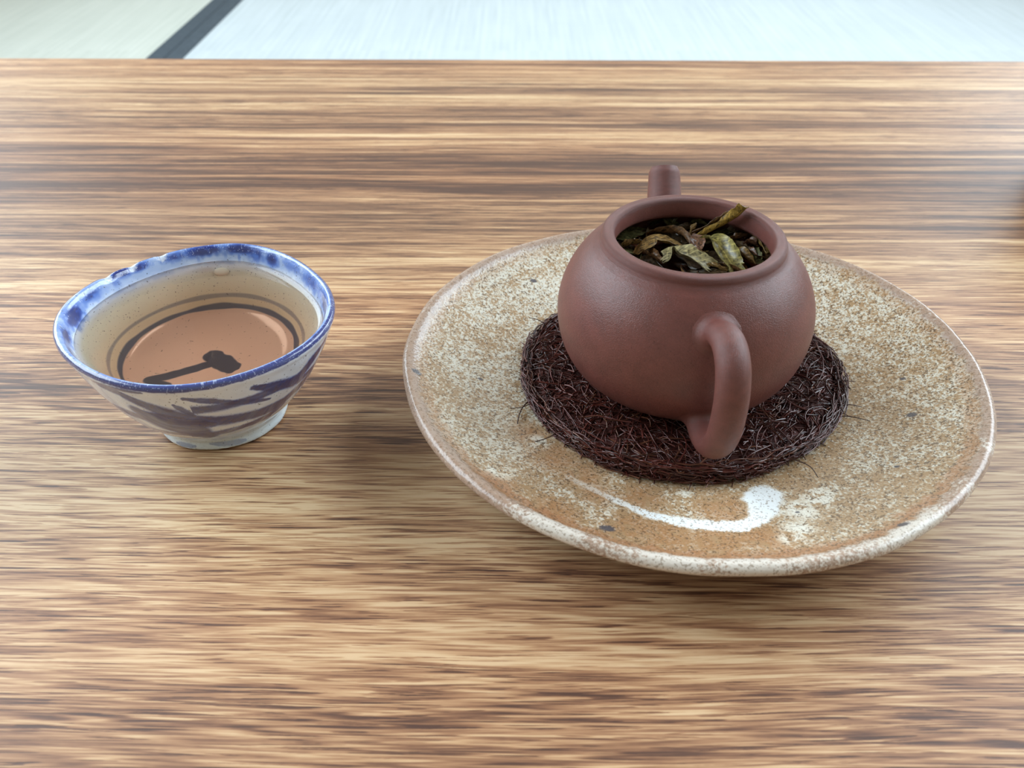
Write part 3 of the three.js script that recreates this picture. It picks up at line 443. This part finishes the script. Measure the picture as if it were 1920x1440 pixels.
    if (!inside) {
      for (const [pts, w, k] of strokes) {
        const near = pts.map(([a, b]) => { let d = a - deg; d -= 360 * Math.round(d / 360); return [d * r * 0.01745, b - y]; });
        const [d, t] = toLine(0, 0, near), wd = 0.62 * w * (0.55 + 0.6 * ss(0, 0.25, t) - 0.55 * ss(0.75, 1, t)) * (0.7 + 0.6 * N(deg0 * 0.07 + 5, y * 0.16 + 3)); if (d > wd * 1.6) continue;
        const a = ss(wd * 1.25, wd * 0.7, d + (n2 - 0.5) * 0.3) * k * (0.72 + 0.5 * cl); mixTo(c, n1 > 0.62 ? [58, 54, 96] : dark, Math.min(0.94, a)); mixTo(c, blue, 0.28 * ss(wd * 1.5, wd, d) * (1 - Math.min(1, a)));
      }
      if (y < 5.4) mixTo(c, [188, 200, 196], 0.5);
      if (y < 1.1) mixTo(c, [170, 140, 108], ss(1.1, 0.5, y + (n1 - 0.5) * 0.6));
      mixTo(c, dark, 0.85 * ss(38.8, 39.3, y + (n1 - 0.5) * 0.35));
    } else {
      let b = 0; for (const [a, h, w, wy, k] of innerBlue) { let d = a - deg; d -= 360 * Math.round(d / 360); const e = Math.hypot(d / w, (h - y) / wy); b = Math.max(b, k * ss(1.35, 0.25, e + (n1 - 0.5) * 0.5)); }
      let dr = 0; for (const [a, h, w] of drips) { let d = a - deg; d -= 360 * Math.round(d / 360); dr = Math.max(dr, 0.6 * ss(w, w * 0.3, Math.abs(d)) * ss(h, h + 2.2, y)); }
      mixTo(c, [120, 150, 205], 0.55 * ss(33.5, 37.5, y + (cl - 0.5) * 4));
      mixTo(c, blue, Math.max(b * 0.95, dr * 0.8)); mixTo(c, dark, b * ss(0.45, 0.9, b * (0.6 + 0.7 * n1)) * 0.9);
      mixTo(c, [226, 228, 202], 0.8 * ss(35, 30, y)); mixTo(c, [230, 212, 206], 0.9 * ss(27.6, 26, r) * ss(20, 18, y));
      if (y < 22) {
        mixTo(c, [50, 70, 112], 0.82 * ss(0.95, 0.45, Math.abs(r - 26.7) + (N(deg0 * 0.08 + 4, 8.5) - 0.5) * 0.7));
        mixTo(c, [84, 100, 130], 0.5 * ss(0.6, 0.2, Math.abs(r - 29.3) + (N(deg0 * 0.06 + 14, 3.5) - 0.5) * 0.4));
        const a = Math.max(ss(2.1, 1.5, toLine(X, Z, hammer)[0] + 0.5 * (N(X * 0.4 + 20, Z * 0.4 + 20) - 0.5)), ss(3.7, 3.0, toLine(X, Z, head)[0] + 1.4 * (N(X * 0.5 + 9, Z * 0.5 + 9) - 0.5)), ss(2.0, 1.3, toLine(X, Z, heel)[0]));
        mixTo(c, [44, 58, 92], 0.9 * a);
      }
    }
    const flat = inside && y < 17, sp = flat ? N(X * 2.2 + 60, Z * 2.2 + 60) * 0.5 + 0.5 * N(X * 1.1 + 90, Z * 1.1 + 20) : N(deg0 * 2.6 + 9, y * 3.4 + 5) * 0.5 + 0.5 * N(deg0 * 1.3 + 77, y * 1.7); mixTo(c, [60, 60, 66], (flat ? 0.4 : 0.7) * ss(0.80, 0.86, sp - (flat ? 0.03 : 0)));
    if (y > 38.6) mixTo(c, [206, 216, 232], 0.6 * ss(0.80, 0.88, N(deg0 * 3.1, y * 3 + 20)));
    for (const cc of [-152, -139, -124]) mixTo(c, [214, 220, 228], 0.85 * ss(2.6, 1.0, Math.abs(deg - cc + (n2 - 0.5) * 2) + 1.6 * Math.max(0, 40 - y)));
  };
  const porcelain = new THREE.MeshPhysicalMaterial({ map: repeating(texture(2048, 1536, paint)), roughness: 0.16, clearcoat: 0.6, clearcoatRoughness: 0.06, bumpMap: repeating(texture(512, 256, (u, v, c) => { c[0] = c[1] = c[2] = 128 + 255 * ss(0.8, 0.7, v) * (0.6 * N(u * 64, v * 40) + 0.4 * N(u * 128, v * 90) - 0.5); }, false)), bumpScale: 0.00018 });
  porcelain.map.wrapT = THREE.ClampToEdgeWrapping;
  mesh('cup_body', turned(prof, 240, bend, null, true), porcelain, cup);
  mesh('base', turned(smoothProfile([[0.0150, 0.0012], [0.010, 0.0026], [0, 0.0028]], 8), 64), new THREE.MeshStandardMaterial({ color: lin(178, 150, 118), roughness: 0.8 }), cup);

  { // a blister in the glaze of the far inner wall
    const t = -96.8 * Math.PI / 180, q = 0.0345 * (1 + out(t) * 0.8), g = new THREE.SphereGeometry(0.0026, 28, 18); g.scale(1, 0.9, 0.36); g.rotateX(-0.5); g.rotateY(-t - Math.PI / 2); g.translate(Math.cos(t) * q, 0.0308, Math.sin(t) * q);
    const b = mesh('glaze_blister', g, new THREE.MeshPhysicalMaterial({ color: lin(232, 226, 204), roughness: 0.2 }), cup); b.userData.label = 'pale round blister in the glaze inside';
  }
  // the tea in it: fills the bowl to a little under the rim, creeping up the wall at its edge
  const LEVEL = 0.0342, wall = prof.slice(Math.round(rimAt * M_)).filter((q) => q[1] < LEVEL - 0.0004);
  const wallR = (y) => { const w = prof.slice(Math.round(rimAt * M_)); for (let i = 1; i < w.length; i++) if (w[i][1] <= y) { const f = (w[i - 1][1] - y) / (w[i - 1][1] - w[i][1] + 1e-9); return w[i - 1][0] + (w[i][0] - w[i - 1][0]) * f; } return 0; };
  const R0 = wallR(LEVEL), surf = [[0, LEVEL], [0.01, LEVEL], [0.02, LEVEL], [0.028, LEVEL], [R0 - 0.0028, LEVEL + 0.00002], [R0 - 0.0018, LEVEL + 0.0001], [R0 - 0.001, LEVEL + 0.0003], [R0 - 0.0004, LEVEL + 0.0007], [R0 + 0.0006, LEVEL + 0.0013]];
  const teaG = turned([...surf, [R0 + 0.0006, LEVEL], ...wall.map(([r, y]) => [r > 0 ? r + 0.0002 : 0, y - (y < 0.0145 ? 0.0002 : 0)])], 160, (th, r, y) => [bend(th, r, y > 0.0385 ? 0.0385 : y)[0], y]);
  const tea = mesh('tea', teaG, liquor);
  tea.position.set(CX, 0, CZ); tea.userData = { label: 'clear amber brown tea filling the blue and white cup', category: 'tea' };
  const film = new THREE.MeshPhysicalMaterial({ color: 0xffffff, transmission: 1, roughness: 0, thickness: 0, ior: 1.33 });
  for (const [a, d, s] of [[-74.5, 0.0338, 0.00075], [-71, 0.0340, 0.00055], [-68, 0.0341, 0.0006], [-22, 0.0318, 0.0004]]) { const t = a * Math.PI / 180, q = d * (1 + out(t) * 0.8); mesh('bubble', new THREE.SphereGeometry(s, 20, 14).translate(Math.cos(t) * q, LEVEL + s * 0.55, Math.sin(t) * q), film, tea); }
}

// ---------------------------------------------------------------- tea caddy just beyond the right edge of the picture: the table mirrors its dark wood
{
  const caddy = thing('tea_caddy', 'dark brown turned wooden tea caddy standing on the table right of the plate', 'caddy', 0.302, 0, -0.400);
  const bark = new THREE.MeshStandardMaterial({ map: repeating(texture(256, 256, (u, v, c) => { const k = 0.6 * N(u * 60, v * 8) + 0.4 * N(u * 160, v * 24); c[0] = 58 + 44 * k; c[1] = 36 + 30 * k; c[2] = 20 + 20 * k; })), roughness: 0.5 });
  mesh('jar', turned(smoothProfile([[0, 0.0002], [0.03, 0.0002], [0.0345, 0.001], [0.036, 0.004], [0.0362, 0.03], [0.036, 0.058], [0.035, 0.0595], [0, 0.0595]], 40), 64, null, null, true), bark, caddy);
  mesh('lid', turned(smoothProfile([[0, 0.0597], [0.035, 0.0597], [0.0366, 0.061], [0.0368, 0.069], [0.035, 0.073], [0.012, 0.0745], [0.008, 0.078], [0.006, 0.0815], [0, 0.0822]], 40), 64, null, null, true), bark, caddy);
}

renderer.render(scene, camera);
